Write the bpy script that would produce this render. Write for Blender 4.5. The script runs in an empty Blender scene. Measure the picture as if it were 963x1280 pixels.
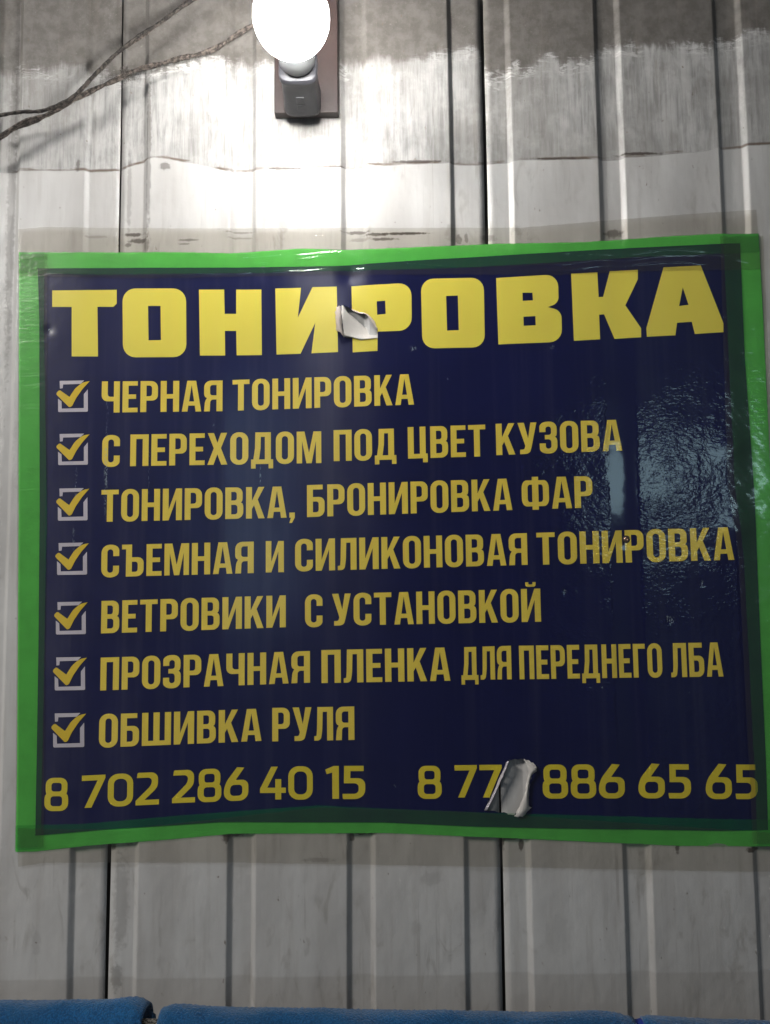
import bpy, bmesh, math, random
from math import sin, cos, pi, radians, sqrt
from mathutils import Vector, Matrix

random.seed(7)
S = bpy.context.scene
COL = S.collection

# ------------------------------------------------------------------ camera
CAM = Vector((0.0, -1.25, 1.5))
PITCH, ROLL = radians(4.42), radians(-0.65)
FPX = 925.0                       # focal length in units of the photo's pixels (26 mm equivalent)
fwd = Vector((0, cos(PITCH), sin(PITCH)))
rgt0 = Vector((1, 0, 0)); up0 = rgt0.cross(fwd)
rgt = (rgt0 * cos(ROLL) + up0 * sin(ROLL)).normalized()
up = rgt.cross(fwd).normalized()
cd = bpy.data.cameras.new('camera'); cam = bpy.data.objects.new('camera', cd); COL.objects.link(cam)
M = Matrix((rgt, up, -fwd)).transposed().to_4x4(); M.translation = CAM
cam.matrix_world = M
cd.sensor_fit = 'VERTICAL'; cd.sensor_height = 36.0; cd.lens = 36.0 * FPX / 1280.0
cd.clip_start = 0.01; cd.clip_end = 50
S.camera = cam

# ------------------------------------------------------------------ world, lights, exposure
w = bpy.data.worlds.new('World'); S.world = w; w.use_nodes = True
bg = w.node_tree.nodes['Background']
bg.inputs['Color'].default_value = (0.80, 0.86, 1.0, 1); bg.inputs['Strength'].default_value = 0.045
def area(name, loc, target, sx, sy, power, color, shape='RECTANGLE'):
    l = bpy.data.lights.new(name, 'AREA'); l.shape = shape; l.size = sx; l.size_y = sy
    l.energy = power; l.color = color
    o = bpy.data.objects.new(name, l); COL.objects.link(o); o.location = loc
    o.rotation_euler = (Vector(target) - Vector(loc)).to_track_quat('-Z', 'Y').to_euler()
    return o
area('garage_ceiling_light', (-2.6, -2.1, 3.4), (0, 0, 1.2), 1.0, 0.3, 92, (1.0, 0.97, 0.93))
area('garage_side_light', (1.42, -2.5, 1.93), (0.45, 0, 1.55), 0.44, 0.40, 1.55, (0.60, 0.90, 1.0), 'ELLIPSE')
area('garage_tube_light', (-0.66, -2.5, 1.86), (-.2, 0, 1.6), 0.20, 1.10, 1.7, (0.55, 0.75, 1.0))
BULB_STRENGTH = 104
S.view_settings.view_transform = 'Standard'; S.view_settings.look = 'None'
S.view_settings.exposure = 0.0; S.view_settings.gamma = 1.0
S.render.engine = 'CYCLES'
S.cycles.use_denoising = True
S.cycles.max_bounces = 8; S.cycles.transparent_max_bounces = 16
S.cycles.sample_clamp_indirect = 4.0
S.cycles.caustics_reflective = False; S.cycles.caustics_refractive = False

# ------------------------------------------------------------------ helpers
def W(px, py, y=0.0):
    """measured point of the photo -> metres on the vertical plane at depth y"""
    d = fwd + rgt * ((px - 481.5) / FPX) - up * ((py - 640.0) / FPX)
    t = (y - CAM.y) / d.y
    p = CAM + d * t
    return p
def WX(px, py=700): return W(px, py).x
def WZ(px, py): return W(px, py).z

def mesh_obj(name, verts, faces, mat, parent=None, smooth=True, normals=None):
    me = bpy.data.meshes.new(name)
    if parent is not None:
        o3 = parent_origin(parent); verts = [(v[0]-o3[0], v[1]-o3[1], v[2]-o3[2]) for v in verts]
    me.from_pydata(verts, [], faces); me.update()
    if smooth: me.polygons.foreach_set('use_smooth', [True]*len(me.polygons))
    if normals is not None: me.normals_split_custom_set_from_vertices(normals)
    if mat: me.materials.append(mat)
    o = bpy.data.objects.new(name, me); COL.objects.link(o)
    if parent is not None: o.parent = parent
    return o
def parent_origin(p):
    v = Vector((0, 0, 0))
    while p is not None: v = v + p.location; p = p.parent
    return v
def bm_obj(name, bm, mat, parent=None, smooth=True):
    bmesh.ops.recalc_face_normals(bm, faces=bm.faces)
    verts = [v.co.copy() for v in bm.verts]; bm.verts.index_update()
    faces = [[v.index for v in f.verts] for f in bm.faces]; bm.free()
    return mesh_obj(name, verts, faces, mat, parent, smooth)
def thing(name, label, cat, loc, group=None):
    o = bpy.data.objects.new(name, None); COL.objects.link(o); o.location = loc; o.empty_display_size = .05
    o['label'] = label; o['category'] = cat
    if group: o['group'] = group
    return o
def tag(o, label, cat, group=None):
    o['label'] = label; o['category'] = cat
    if group: o['group'] = group
    return o

def hnoise(x, z, s=1.0, seed=0.0):
    return (sin(x*7.1*s + 1.3 + seed + 1.7*sin(z*3.3*s + seed)) + sin(z*5.7*s + 2.1*seed + 1.3*sin(x*4.9*s)) +
            0.5*sin(x*17.3*s + z*11.1*s + seed) + 0.5*sin(-x*13.7*s + z*19.3*s + 3*seed)) / 3.0

class NT:
    """small node-building language"""
    def __init__(self, name):
        self.m = bpy.data.materials.new(name); self.m.use_nodes = True
        self.t = self.m.node_tree; self.t.nodes.clear()
        self.out = self.t.nodes.new('ShaderNodeOutputMaterial')
        g = self.t.nodes.new('ShaderNodeNewGeometry'); self.pos = g.outputs['Position']; self.geo = g
        s = self.t.nodes.new('ShaderNodeSeparateXYZ'); self.t.links.new(self.pos, s.inputs[0])
        self.x, self.y, self.z = s.outputs
    def put(self, sock, v):
        if hasattr(v, 'is_output') or isinstance(v, bpy.types.NodeSocket): self.t.links.new(v, sock)
        elif isinstance(v, (tuple, list)) and len(v) == 3 and sock.type == 'RGBA': sock.default_value = (*v, 1)
        else: sock.default_value = v
    def math(self, op, a, b=None, c=None, clamp=False):
        n = self.t.nodes.new('ShaderNodeMath'); n.operation = op; n.use_clamp = clamp
        for i, v in enumerate((a, b, c)):
            if v is not None: self.put(n.inputs[i], v)
        return n.outputs[0]
    def add(self, a, b): return self.math('ADD', a, b)
    def sub(self, a, b): return self.math('SUBTRACT', a, b)
    def mul(self, a, b): return self.math('MULTIPLY', a, b)
    def ramp(self, v, lo, hi, a=0.0, b=1.0, smooth=True):
        n = self.t.nodes.new('ShaderNodeMapRange'); n.interpolation_type = 'SMOOTHSTEP' if smooth else 'LINEAR'
        self.put(n.inputs[0], v)
        for i, q in enumerate((lo, hi, a, b)): self.put(n.inputs[i+1], q)
        return n.outputs[0]
    def noise(self, sx=1, sy=1, sz=1, scale=10, detail=3, rough=.55, off=0.0, dist=0.0):
        mp = self.t.nodes.new('ShaderNodeMapping'); self.put(mp.inputs[0], self.pos)
        mp.inputs['Scale'].default_value = (sx, sy, sz); mp.inputs['Location'].default_value = (off, off*1.7, off*.6)
        n = self.t.nodes.new('ShaderNodeTexNoise'); self.put(n.inputs['Vector'], mp.outputs[0])
        n.inputs['Scale'].default_value = scale; n.inputs['Detail'].default_value = detail
        n.inputs['Roughness'].default_value = rough; n.inputs['Distortion'].default_value = dist
        return n.outputs['Fac']
    def mix(self, f, a, b, mode='MIX'):
        n = self.t.nodes.new('ShaderNodeMix'); n.data_type = 'RGBA'; n.blend_type = mode
        self.put(n.inputs[0], f); self.put(n.inputs[6], a); self.put(n.inputs[7], b)
        return n.outputs[2]
    def curve(self, pts, x0, x1, z0, z1):
        n = self.t.nodes.new('ShaderNodeFloatCurve')
        self.put(n.inputs['Value'], self.ramp(self.x, x0, x1, 0, 1, False))
        c = n.mapping.curves[0]
        P = [((a-x0)/(x1-x0), (b-z0)/(z1-z0)) for a, b in pts]
        c.points[0].location = P[0]; c.points[1].location = P[-1]
        for p in P[1:-1]: c.points.new(*p)
        for p in c.points: p.handle_type = 'VECTOR'
        n.mapping.update()
        return self.ramp(n.outputs[0], 0, 1, z0, z1, False)
    def spot(self, cx, cz, rx, rz, soft=.5, n=None, amp=.5):
        """elliptic patch mask with a ragged rim"""
        a = self.math('POWER', self.math('DIVIDE', self.sub(self.x, cx), rx), 2)
        b = self.math('POWER', self.math('DIVIDE', self.sub(self.z, cz), rz), 2)
        d = self.math('SQRT', self.add(a, b))
        if n is not None: d = self.add(d, self.mul(self.sub(n, .5), amp*2))
        return self.ramp(d, 1.0-soft, 1.0, 1, 0)
    def bump(self, h, dist, strength=1.0, normal=None):
        n = self.t.nodes.new('ShaderNodeBump'); self.put(n.inputs['Height'], h)
        n.inputs['Distance'].default_value = dist; n.inputs['Strength'].default_value = strength
        if normal is not None: self.put(n.inputs['Normal'], normal)
        return n.outputs[0]
    def bsdf(self, **kw):
        n = self.t.nodes.new('ShaderNodeBsdfPrincipled')
        for k, v in kw.items(): self.put(n.inputs[k.replace('_', ' ')], v)
        return n.outputs[0]
    def done(self, sh):
        self.t.links.new(sh, self.out.inputs['Surface']); return self.m

def plain(name, color, rough=.5, bumpscale=None, bumpd=.0005, vary=.15, **kw):
    n = NT(name)
    v = n.noise(scale=40, detail=4)
    c = n.mix(v, tuple(c*(1-vary) for c in color), tuple(min(1, c*(1+vary)) for c in color))
    k = dict(Base_Color=c, Roughness=rough); k.update(kw)
    if bumpscale: k['Normal'] = n.bump(n.noise(scale=bumpscale, detail=3), bumpd)
    return n.done(n.bsdf(**k))

# ------------------------------------------------------------------ layout of the cladding (metres)
PXG = dict(g0=(-24, 12), a0=94, seamA=140, a1=179, g1=(284, 321), g2=(429, 466), b0=571, seamB=618, b1=655,
           g3=(764, 801), g4=(922, 962), c0=1052, seamC=1094, c1=1132)
GR = [(WX(-24), WX(12)), (WX(94), WX(179)), (WX(284), WX(321)), (WX(429), WX(466)), (WX(571), WX(655)),
      (WX(764), WX(801)), (WX(922), WX(962)), (WX(1052), WX(1132))]
SEAMS = [WX(140), WX(618), WX(1094)]
ZB, ZT = 0.35, 2.55

# ------------------------------------------------------------------ materials
def wall_material():
    n = NT('painted_sheet_steel')
    x0, x1, z0, z1 = -.9, .9, 1.9, 2.6
    P = lambda L: [(WX(a, b), WZ(a, b)) for a, b in L]
    B1 = n.curve(P([(-40, 84), (0, 82), (60, 86), (110, 84), (150, 96), (156, 88), (185, 92), (240, 76), (274, 67), (283, 82), (295, 72),
                    (345, 74), (425, 80), (500, 64), (560, 66), (600, 62), (607, 92), (640, 80), (692, 70), (702, 86), (742, 74),
                    (748, 60), (790, 54), (830, 58), (888, 60), (897, 48), (963, 34), (1020, 30)]), x0, x1, z0, z1)
    B2 = n.curve(P([(-40, 214), (0, 213), (105, 213), (150, 212), (158, 206), (192, 196), (240, 204), (284, 214), (330, 213), (425, 209), (480, 207),
                    (560, 203), (604, 204), (650, 200), (742, 199), (800, 196), (888, 188), (895, 185), (963, 180), (1020, 178)]), x0, x1, z0, z1)
    brush = n.noise(140, 1, 9, scale=1, detail=4, rough=.7, dist=.5)
    brush2 = n.noise(38, 1, 12, scale=1, detail=5, rough=.65, off=3.1, dist=1.0)
    big = n.noise(scale=5, detail=4, off=1.0)
    mott = n.noise(scale=42, detail=5, rough=.65)
    speck = n.noise(scale=240, detail=3, rough=.7)
    e1 = n.add(B1, n.add(n.add(n.mul(n.sub(brush, .5), .022), n.mul(n.sub(brush2, .5), .045)), n.add(n.mul(n.sub(n.noise(scale=28, detail=5, off=12), .5), .035), n.mul(n.sub(n.noise(1.6, 1, 1, scale=8, detail=3, off=31), .5), .045))))
    m1 = n.ramp(n.sub(e1, n.z), -.006, .016)                                  # below: washed with thin white
    e2 = n.add(B2, n.mul(n.sub(n.noise(scale=18, detail=4), .5), .006))
    stroke = n.mul(n.mul(n.ramp(n.math('ABSOLUTE', n.sub(n.z, n.sub(e1, .010))), .004, .022, 1, 0), n.ramp(n.noise(30, 1, 90, scale=1, detail=4, rough=.7, dist=1.5, off=61), .48, .60)), n.ramp(n.noise(scale=7, detail=2, off=64), .40, .55))
    m2 = n.ramp(n.sub(e2, n.z), -.0006, .0012)                                # below: solid paint
    dark = n.mix(n.ramp(mott, .35, .68), (.125, .113, .100), (.190, .177, .160))
    dark = n.mix(n.mul(n.ramp(speck, .60, .78), .45), dark, (.40, .38, .34))
    wsh = n.ramp(n.add(n.mul(brush, .6), n.mul(brush2, .4)), .34, .62)
    wash = n.mix(wsh, (.27, .262, .250), (.50, .49, .47))
    wash = n.mix(n.mul(n.ramp(big, .42, .62), .55), wash, (.25, .238, .220))
    wash = n.mix(n.mul(n.ramp(n.noise(scale=26, detail=5, rough=.7, off=15), .45, .7), .35), wash, (.60, .59, .57))
    col = n.mix(m1, dark, wash)
    col = n.mix(n.mul(stroke, .8), col, (.62, .61, .59))
    paint = n.mix(n.ramp(n.noise(12, 1, 3, scale=1, detail=4), .3, .7), (.48, .465, .445), (.60, .59, .57))
    paint = n.mix(n.mul(n.ramp(n.noise(90, 1, 6, scale=1, detail=4, off=7), .50, .75), .35), paint, (.40, .375, .345))
    paint = n.mix(n.mul(n.ramp(mott, .55, .75), .22), paint, (.43, .41, .38))
    col = n.mix(m2, col, paint)
    # grime along the paint edge
    de = n.math('ABSOLUTE', n.sub(n.z, n.add(e2, .0025)))
    gr = n.mul(n.ramp(de, .0004, .0042, 1, 0), n.ramp(n.noise(16, 1, 70, scale=1, detail=4, off=5), .42, .58))
    col = n.mix(n.mul(gr, .9), col, (.12, .078, .050))
    # vertical run marks, small scratches
    runs = n.mul(n.ramp(n.noise(130, 1, 2.2, scale=1, detail=2, off=11), .63, .72), n.ramp(n.noise(scale=9, detail=2, off=4), .45, .6))
    col = n.mix(n.mul(runs, .30), col, (.22, .19, .165))
    chips = n.mul(n.ramp(n.noise(1.6, 1, 1, scale=75, detail=2, off=9), .74, .77), 1.0)
    col = n.mix(n.mul(chips, .7), col, (.16, .12, .09))
    # rub marks and dirt where the tape lifts
    rn = n.noise(scale=120, detail=6, rough=.7, off=2)
    for (px, py, rx, ry, k) in [(165, 291, 15, 2.6, .85), (173, 299, 15, 3.6, .8), (183, 307, 4, 9, .5), (159, 304, 5, 3, .6), (236, 300, 13, 1.8, .6), (230, 305, 9, 1.5, .5), (118, 294, 14, 2, .3),
                                (300, 289, 20, 1.5, .45), (301, 296, 16, 1.5, .35), (446, 289, 18, 2.6, .8), (470, 293, 18, 2.4, .8), (450, 298, 15, 3, .35), (505, 292, 36, 2.0, .95), (480, 299, 18, 2.2, .8), (566, 291, 10, 14, .25), (768, 290, 13, 6, .65), (612, 296, 10, 5, .45), (206, 208, 8, 6, .6),
                                (148, 1049, 13, 3.4, .85), (140, 1057, 4.5, 8, .8), (160, 1054, 6, 5, .5), (283, 1046, 5, 8, .8), (292, 1044, 16, 3, .8), (440, 1047, 4, 7, .8), (455, 1043, 16, 3, .9),
                                (628, 1056, 4, 9, .8), (638, 1049, 11, 3, .85), (652, 1057, 3.5, 8, .8), (847, 1060, 3, 7, .8), (941, 1062, 9, 4, .9), (186, 190, 3.5, 120, .5), (12, 250, 6, 240, .35), (20, 120, 3, 90, .4), (160, 240, 3, 60, .3), (700, 198, 40, 1.8, .8), (800, 192, 30, 2.2, .9), (520, 202, 38, 2.2, .8), (355, 211, 25, 1.6, .8), (420, 208, 14, 1.4, .9), (98, 207, 3, 8, .6), (574, 297, 4, 7, .5), (584, 296, 3, 7, .5),
                                (400, 1075, 20, 3, .3), (540, 1098, 14, 10, .16), (700, 1170, 18, 24, .10), (143, 1225, 8, 16, .4),
                                (150, 1130, 10, 60, .25), (30, 560, 14, 60, .15), (520, 1160, 8, 9, .15), (45, 1180, 6, 18, .15)]:
        c = W(px, py)
        rxm, rzm = rx*.00136, ry*.00136
        col = n.mix(n.mul(n.spot(c.x, c.z, rxm*1.15, rzm*1.15, .5, rn, .95), k), col, (.055, .040, .030))
    rs = n.mul(n.ramp(n.noise(scale=48, detail=5, rough=.75, off=41), .66, .74), n.ramp(n.noise(scale=6, detail=2, off=44), .48, .62))
    col = n.mix(n.mul(rs, .75), col, (.16, .075, .035))
    sm = n.mul(n.ramp(n.noise(1, 1, .35, scale=30, detail=5, rough=.65, dist=1.2, off=51), .52, .70), n.ramp(n.noise(scale=4, detail=2, off=54), .42, .6))
    col = n.mix(n.mul(sm, .40), col, (.24, .215, .185))
    low = n.ramp(n.z, WZ(480, 1222), WZ(480, 1218), 1, 0)
    col = n.mix(n.mul(low, .28), col, (.27, .235, .20))
    rough = n.ramp(mott, .3, .7, .36, .55)
    h = n.add(n.mul(brush, .25), n.add(n.mul(speck, .12), n.add(n.mul(mott, .35), n.mul(m2, .5))))
    b = n.bump(h, .0011, .8)
    b = n.bump(n.noise(1.5, 1, 1, scale=9, detail=3, off=6), .007, .6, b)
    return n.done(n.bsdf(Base_Color=col, Roughness=rough, Specular_IOR_Level=.45, Normal=b))
M_wall = wall_material()
M_black = plain('dark_void', (.006, .006, .006), .9)
M_seamdark = plain('seam_shade_batten', (.02, .017, .014), .9)

def groove_mask(n, soft=.006):
    g = None
    for a, b in GR:
        mid, hw = (a+b)/2, (b-a)/2
        d = n.math('ABSOLUTE', n.sub(n.x, mid))
        m = n.ramp(d, hw-soft*.3, hw+soft, 1, 0)
        g = m if g is None else n.math('MAXIMUM', g, m)
    return g

def print_material(name, color, color2, rough=.23):
    """glossy laminated print: smooth where it bridges the ribs, orange-peel where it sticks"""
    n = NT(name)
    edge = n.mul(n.sub(n.noise(scale=90, detail=3), .5), .012)
    g = None
    for a, b in GR:
        d = n.add(n.math('ABSOLUTE', n.sub(n.x, (a+b)/2)), edge)
        m = n.ramp(d, (b-a)/2-.002, (b-a)/2+.004, 1, 0)
        g = m if g is None else n.math('MAXIMUM', g, m)
    flat = n.math('SUBTRACT', 1, g)
    peel = n.add(n.noise(.8, 1, 1.3, scale=170, detail=2, rough=.5, dist=.5), n.mul(n.noise(scale=62, detail=3, off=3, dist=1.0), 1.3))
    xr = n.ramp(n.x, WX(560), WX(720), .12, 1.0)
    zr = n.ramp(n.z, WZ(700, 420), WZ(700, 540), .35, 1.0)
    amt = n.mul(n.mul(n.mul(flat, xr), zr), n.ramp(n.noise(scale=13, detail=3, off=21), .36, .66, .35, 1.25))
    c = n.mix(n.ramp(n.noise(scale=8, detail=4), .3, .7), color, color2)
    # faint print banding and dust
    c = n.mix(n.mul(n.ramp(n.noise(60, 1, 1.2, scale=1, detail=3, off=2), .45, .75), .03), c, (.30, .30, .30))
    # glints of creases, scratches and dents in the film, painted pale into the colour
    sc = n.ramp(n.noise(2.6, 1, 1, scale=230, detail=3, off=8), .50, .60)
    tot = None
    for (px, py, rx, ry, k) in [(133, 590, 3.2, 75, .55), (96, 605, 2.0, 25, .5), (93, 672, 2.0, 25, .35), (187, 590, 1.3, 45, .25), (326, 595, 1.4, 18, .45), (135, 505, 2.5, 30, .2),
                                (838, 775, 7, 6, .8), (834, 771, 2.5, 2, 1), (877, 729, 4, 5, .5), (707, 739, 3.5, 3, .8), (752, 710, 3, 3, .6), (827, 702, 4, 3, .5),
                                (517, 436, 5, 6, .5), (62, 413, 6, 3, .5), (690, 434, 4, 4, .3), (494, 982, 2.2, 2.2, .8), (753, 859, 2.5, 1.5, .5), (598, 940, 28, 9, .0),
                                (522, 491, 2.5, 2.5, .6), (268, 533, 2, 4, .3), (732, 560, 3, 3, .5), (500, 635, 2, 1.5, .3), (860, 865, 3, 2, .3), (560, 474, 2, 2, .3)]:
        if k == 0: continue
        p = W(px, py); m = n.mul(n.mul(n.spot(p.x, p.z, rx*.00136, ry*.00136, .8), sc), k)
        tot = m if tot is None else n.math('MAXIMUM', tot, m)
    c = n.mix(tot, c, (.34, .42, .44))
    dn = n.bump(n.mul(peel, amt), .00045, 1.0)
    dn = n.bump(n.noise(scale=22, detail=2, off=1), .0009, .5, dn)
    rg = n.ramp(n.noise(scale=14, detail=3, off=4), .3, .7, .34, .44)
    tg = n.t.nodes.new('ShaderNodeCombineXYZ'); tg.inputs[2].default_value = 1.0      # laminate wiped across: highlights stretch upright
    return n.done(n.bsdf(Base_Color=c, Roughness=rg, Specular_IOR_Level=.28, Normal=dn, Anisotropic=.92, Tangent=tg.outputs[0], Coat_Weight=1.0, Coat_Roughness=n.ramp(n.x, WX(450), WX(660), .23, .075), Coat_Normal=dn))
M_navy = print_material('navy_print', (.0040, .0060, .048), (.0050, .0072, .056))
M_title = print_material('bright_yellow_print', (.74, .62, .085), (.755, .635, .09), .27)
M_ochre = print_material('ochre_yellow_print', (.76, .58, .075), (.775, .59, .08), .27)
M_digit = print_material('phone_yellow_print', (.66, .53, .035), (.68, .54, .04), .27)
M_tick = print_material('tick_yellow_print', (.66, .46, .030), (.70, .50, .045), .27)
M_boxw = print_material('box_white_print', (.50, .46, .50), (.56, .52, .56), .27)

def tape_material(name, tint, diff, f, rough, bump=.0012, gloss=.045):
    n = NT(name)
    tr = n.t.nodes.new('ShaderNodeBsdfTransparent'); n.put(tr.inputs[0], tint)
    wr = n.add(n.mul(n.noise(1, 1, 5, scale=16, detail=3, dist=1.2), 1.0), n.mul(n.noise(scale=120, detail=2, off=3), .25))
    b = n.bump(wr, bump, 1.0)
    c = n.mix(n.noise(scale=14, detail=3), diff, tuple(q*1.25 for q in diff))
    p = n.bsdf(Base_Color=c, Roughness=rough, Normal=b)
    m = n.t.nodes.new('ShaderNodeMixShader')
    n.put(m.inputs[0], n.ramp(n.noise(scale=22, detail=4, off=6), .3, .7, f*.85, f*1.15)); n.put(m.inputs[1], tr.outputs[0]); n.put(m.inputs[2], p)
    gl = n.t.nodes.new('ShaderNodeBsdfGlossy'); gl.inputs['Roughness'].default_value = rough; n.put(gl.inputs['Normal'], b)
    m2 = n.t.nodes.new('ShaderNodeMixShader'); m2.inputs[0].default_value = gloss; n.put(m2.inputs[1], m.outputs[0]); n.put(m2.inputs[2], gl.outputs[0])
    return n.done(m2.outputs[0])
M_green = tape_material('green_tape_film', (.40, .80, .40), (.21, .88, .15), .80, .30, .0005)
M_edge = tape_material('green_tinted_clear_tape', (.86, .96, .86), (.008, .36, .09), .15, .16, .0004)
M_clear = tape_material('clear_packing_tape', (.95, .93, .89), (.13, .115, .085), .07, .14, .0006, .09)

# ------------------------------------------------------------------ THE WALL
WALL = thing('metal_wall', 'pale painted profiled metal wall with vertical grooves and dark seams behind the poster', 'wall', (0, 0, ZB))
DEP = .0072
def profile(xa, xb):
    """x/depth samples of one corrugated sheet between xa and xb"""
    pts = []
    def depth(x):
        for a, b in GR:
            if a <= x <= b:
                t = min((x-a)/.0110, (b-x)/.0105, 1.0)
                t = t*t*(3-2*t)
                return DEP * t
        return 0.0
    xs = set()
    k = int((xb-xa)/.012)
    for i in range(k+1): xs.add(round(xa+(xb-xa)*i/k, 6))
    for a, b in GR:
        for e in (a, b):
            for q in range(-3, 14):
                s = e + (q*.001 if e == a else -q*.001)
                if xa < s < xb: xs.add(round(s, 6))
    return [(x, depth(x)) for x in sorted(xs)]
def panel(xa, xb, seed):
    pr = profile(xa, xb); NZ = 90
    V = []; F = []
    for j in range(NZ+1):
        z = ZB + (ZT-ZB)*j/NZ
        for (x, d) in pr:
            u = min(1, (x-xa)/.02, (xb-x)/.02)
            V.append((x + .0009*sin(z*3.1+seed*2) + .0005*sin(z*11+seed), d + .0007*hnoise(x, z, 2.2, seed) + .0011*(1-u)*sin(z*6.3+seed), z))
    m = len(pr)
    for j in range(NZ):
        for i in range(m-1):
            a = j*m+i; F.append((a, a+1, a+1+m, a+m))
    o = mesh_obj('panel', V, F, M_wall, WALL)
    s = o.modifiers.new('thickness', 'SOLIDIFY'); s.thickness = .0016; s.offset = -1
    return o
xs0 = [-1.05] + SEAMS + [1.25]
GAP = .0033
for i in range(4):
    panel(xs0[i] + (GAP if i else 0), xs0[i+1] - (GAP*.35), i+1.0)
# battens added behind the seams, coloured near black for the shade in the gaps
def box_bm(bm, c, s, bevel=0.0, rot=None):
    r = bmesh.ops.create_cube(bm, size=1.0)
    vs = r['verts']
    for v in vs: v.co = Vector((v.co.x*s[0], v.co.y*s[1], v.co.z*s[2]))
    if bevel:
        es = list({e for v in vs for e in v.link_edges})
        rr = bmesh.ops.bevel(bm, geom=es, offset=bevel, segments=2, affect='EDGES', profile=.5)
        vs = list({v for v in rr['verts']} | {v for v in vs if v.is_valid})
    for v in vs:
        if rot is not None: v.co = rot @ v.co
        v.co += Vector(c)
    return vs
for s in SEAMS:
    bm = bmesh.new(); box_bm(bm, (s, .055, (ZB+ZT)/2), (.07, .03, ZT-ZB)); bm_obj('batten', bm, M_seamdark, WALL, False)

# ------------------------------------------------------------------ POSTER surface
def lerp(a, b, t): return a + (b-a)*t
def poly_at(P, t):
    """value along a measured polyline [(s,v)]"""
    if t <= P[0][0]: return P[0][1]
    for (a, va), (b, vb) in zip(P, P[1:]):
        if t <= b: return va + (vb-va)*(t-a)/(b-a)
    return P[-1][1]
DIMP = [(838, 776, .0012, 5), (707, 739, .0009, 4), (877, 729, .0007, 5), (517, 436, -.0008, 5), (690, 434, .0006, 5), (437, 345, .0030, 13), (330, 343, .0018, 9),
        (494, 982, .0007, 2.5), (62, 413, .0008, 6), (783, 674, .0016, 9), (430, 395, -.0020, 14), (640, 950, -.0022, 14), (611, 1000, -.0016, 12), (915, 560, -.0022, 16), (921, 660, -.0025, 18)]
DIMPW = [(WX(a, b), WZ(a, b), h, r*.00136) for a, b, h, r in DIMP]
BX0, BX1, BZT, BZB = WX(240), WX(334), WZ(300, 415), WZ(300, 985)
def sag(x, z, amp=.0008):
    h = 0.0
    for i, (a, b) in enumerate(GR):
        if a-.004 < x < b+.004:
            t = (x-a+.004)/(b-a+.008)
            h += (amp, amp, .0004, .0003, amp, amp, amp, amp)[i] * (sin(pi*t)**2) * (1+.35*sin(z*4.2+i*1.9))
    h += .00045*hnoise(x, z, 1.6, .4)
    if BX0 < x < BX1:                                      # the sheet bellies off the wall here
        f = max(0, min(1, (BZT-z)/.08, (z-BZB)/.10))
        h -= .0008*f*f*(3-2*f)*sin(pi*(x-BX0)/(BX1-BX0))**2
    for cx, cz, hh, r in DIMPW:
        q = ((x-cx)**2 + (z-cz)**2)/(r*r)
        if q < 9: h += hh*math.exp(-q)
    return h
def nrm(x, z, f=sag):
    e = .0012
    dx = (f(x+e, z)-f(x-e, z))/(2*e); dz = (f(x, z+e)-f(x, z-e))/(2*e)
    return Vector((dx, -1, dz)).normalized()

Y_SHEET, Y_PRINT, Y_TAPE, Y_CLEAR = -.0020, -.0024, -.0029, -.0042
POSTER = thing('poster', 'navy blue vinyl poster of yellow Cyrillic lettering, edged with green tape, on the metal wall', 'poster',
               W(481, 1040))
POSTER.location.y = 0

# measured outlines
L_sheet = [(336, 48), (400, 50), (640, 50.5), (800, 49), (960, 46.5), (1044, 45)]
R_sheet = [(304, 925), (450, 931), (620, 943), (800, 950), (950, 957), (1040, 960)]
T_sheet = [(45, 336), (200, 335), (300, 335), (420, 333), (520, 326), (640, 319), (760, 312), (905, 305), (930, 304)]
B_sheet = [(45, 1044), (125, 1037), (275, 1027), (480, 1027.5), (600, 1033), (700, 1035), (900, 1038), (965, 1037)]
def patch(Lp, Rp, Tp, Bp, nx, ny):
    """grid of photo coordinates filling four measured edges"""
    G = []
    xl0, xr0 = Lp[0][1], Rp[0][1]
    for j in range(ny+1):
        v = j/ny; row = []
        for i in range(nx+1):
            u = i/nx
            x = lerp(xl0, xr0, u)
            for _ in range(3):
                y = lerp(poly_at(Tp, x), poly_at(Bp, x), v)
                x = lerp(poly_at(Lp, y), poly_at(Rp, y), u)
            row.append((x, y))
        G.append(row)
    return G
C = lambda ox, oy, s, L: [(ox+a/s, oy+b/s) for a, b in L]
HOLE1 = C(390, 370, 8.755, [(335, 125), (430, 152), (520, 187), (575, 190), (640, 232), (690, 300), (718, 375), (722, 462), (640, 474), (540, 488), (450, 462), (370, 458), (340, 300)])
HOLE2 = C(590, 930, 8.755, [(385, 178), (430, 165), (540, 155), (620, 180), (690, 225), (690, 285), (630, 340), (625, 450), (605, 600), (615, 670), (585, 740), (540, 765),
                            (460, 770), (300, 738), (140, 718), (190, 590), (260, 470), (330, 310)])
_rj = random.Random(5)
def ragged_loop(H):
    out = []
    for (a, b), (c, d) in zip(H, H[1:]+H[:1]):
        for k in range(3): out.append((lerp(a, c, k/3)+_rj.gauss(0, .5), lerp(b, d, k/3)+_rj.gauss(0, .5)))
    return out
HOLE1, HOLE2 = ragged_loop(HOLE1), ragged_loop(HOLE2)
HOLES = [[(WX(a, b), WZ(a, b)) for a, b in H] for H in (HOLE1, HOLE2)]
def inside(p, poly):
    x, y = p; c = False; n = len(poly)
    for i in range(n):
        x1, y1 = poly[i]; x2, y2 = poly[(i+1) % n]
        if (y1 > y) != (y2 > y) and x < (x2-x1)*(y-y1)/(y2-y1)+x1: c = not c
    return c
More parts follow.
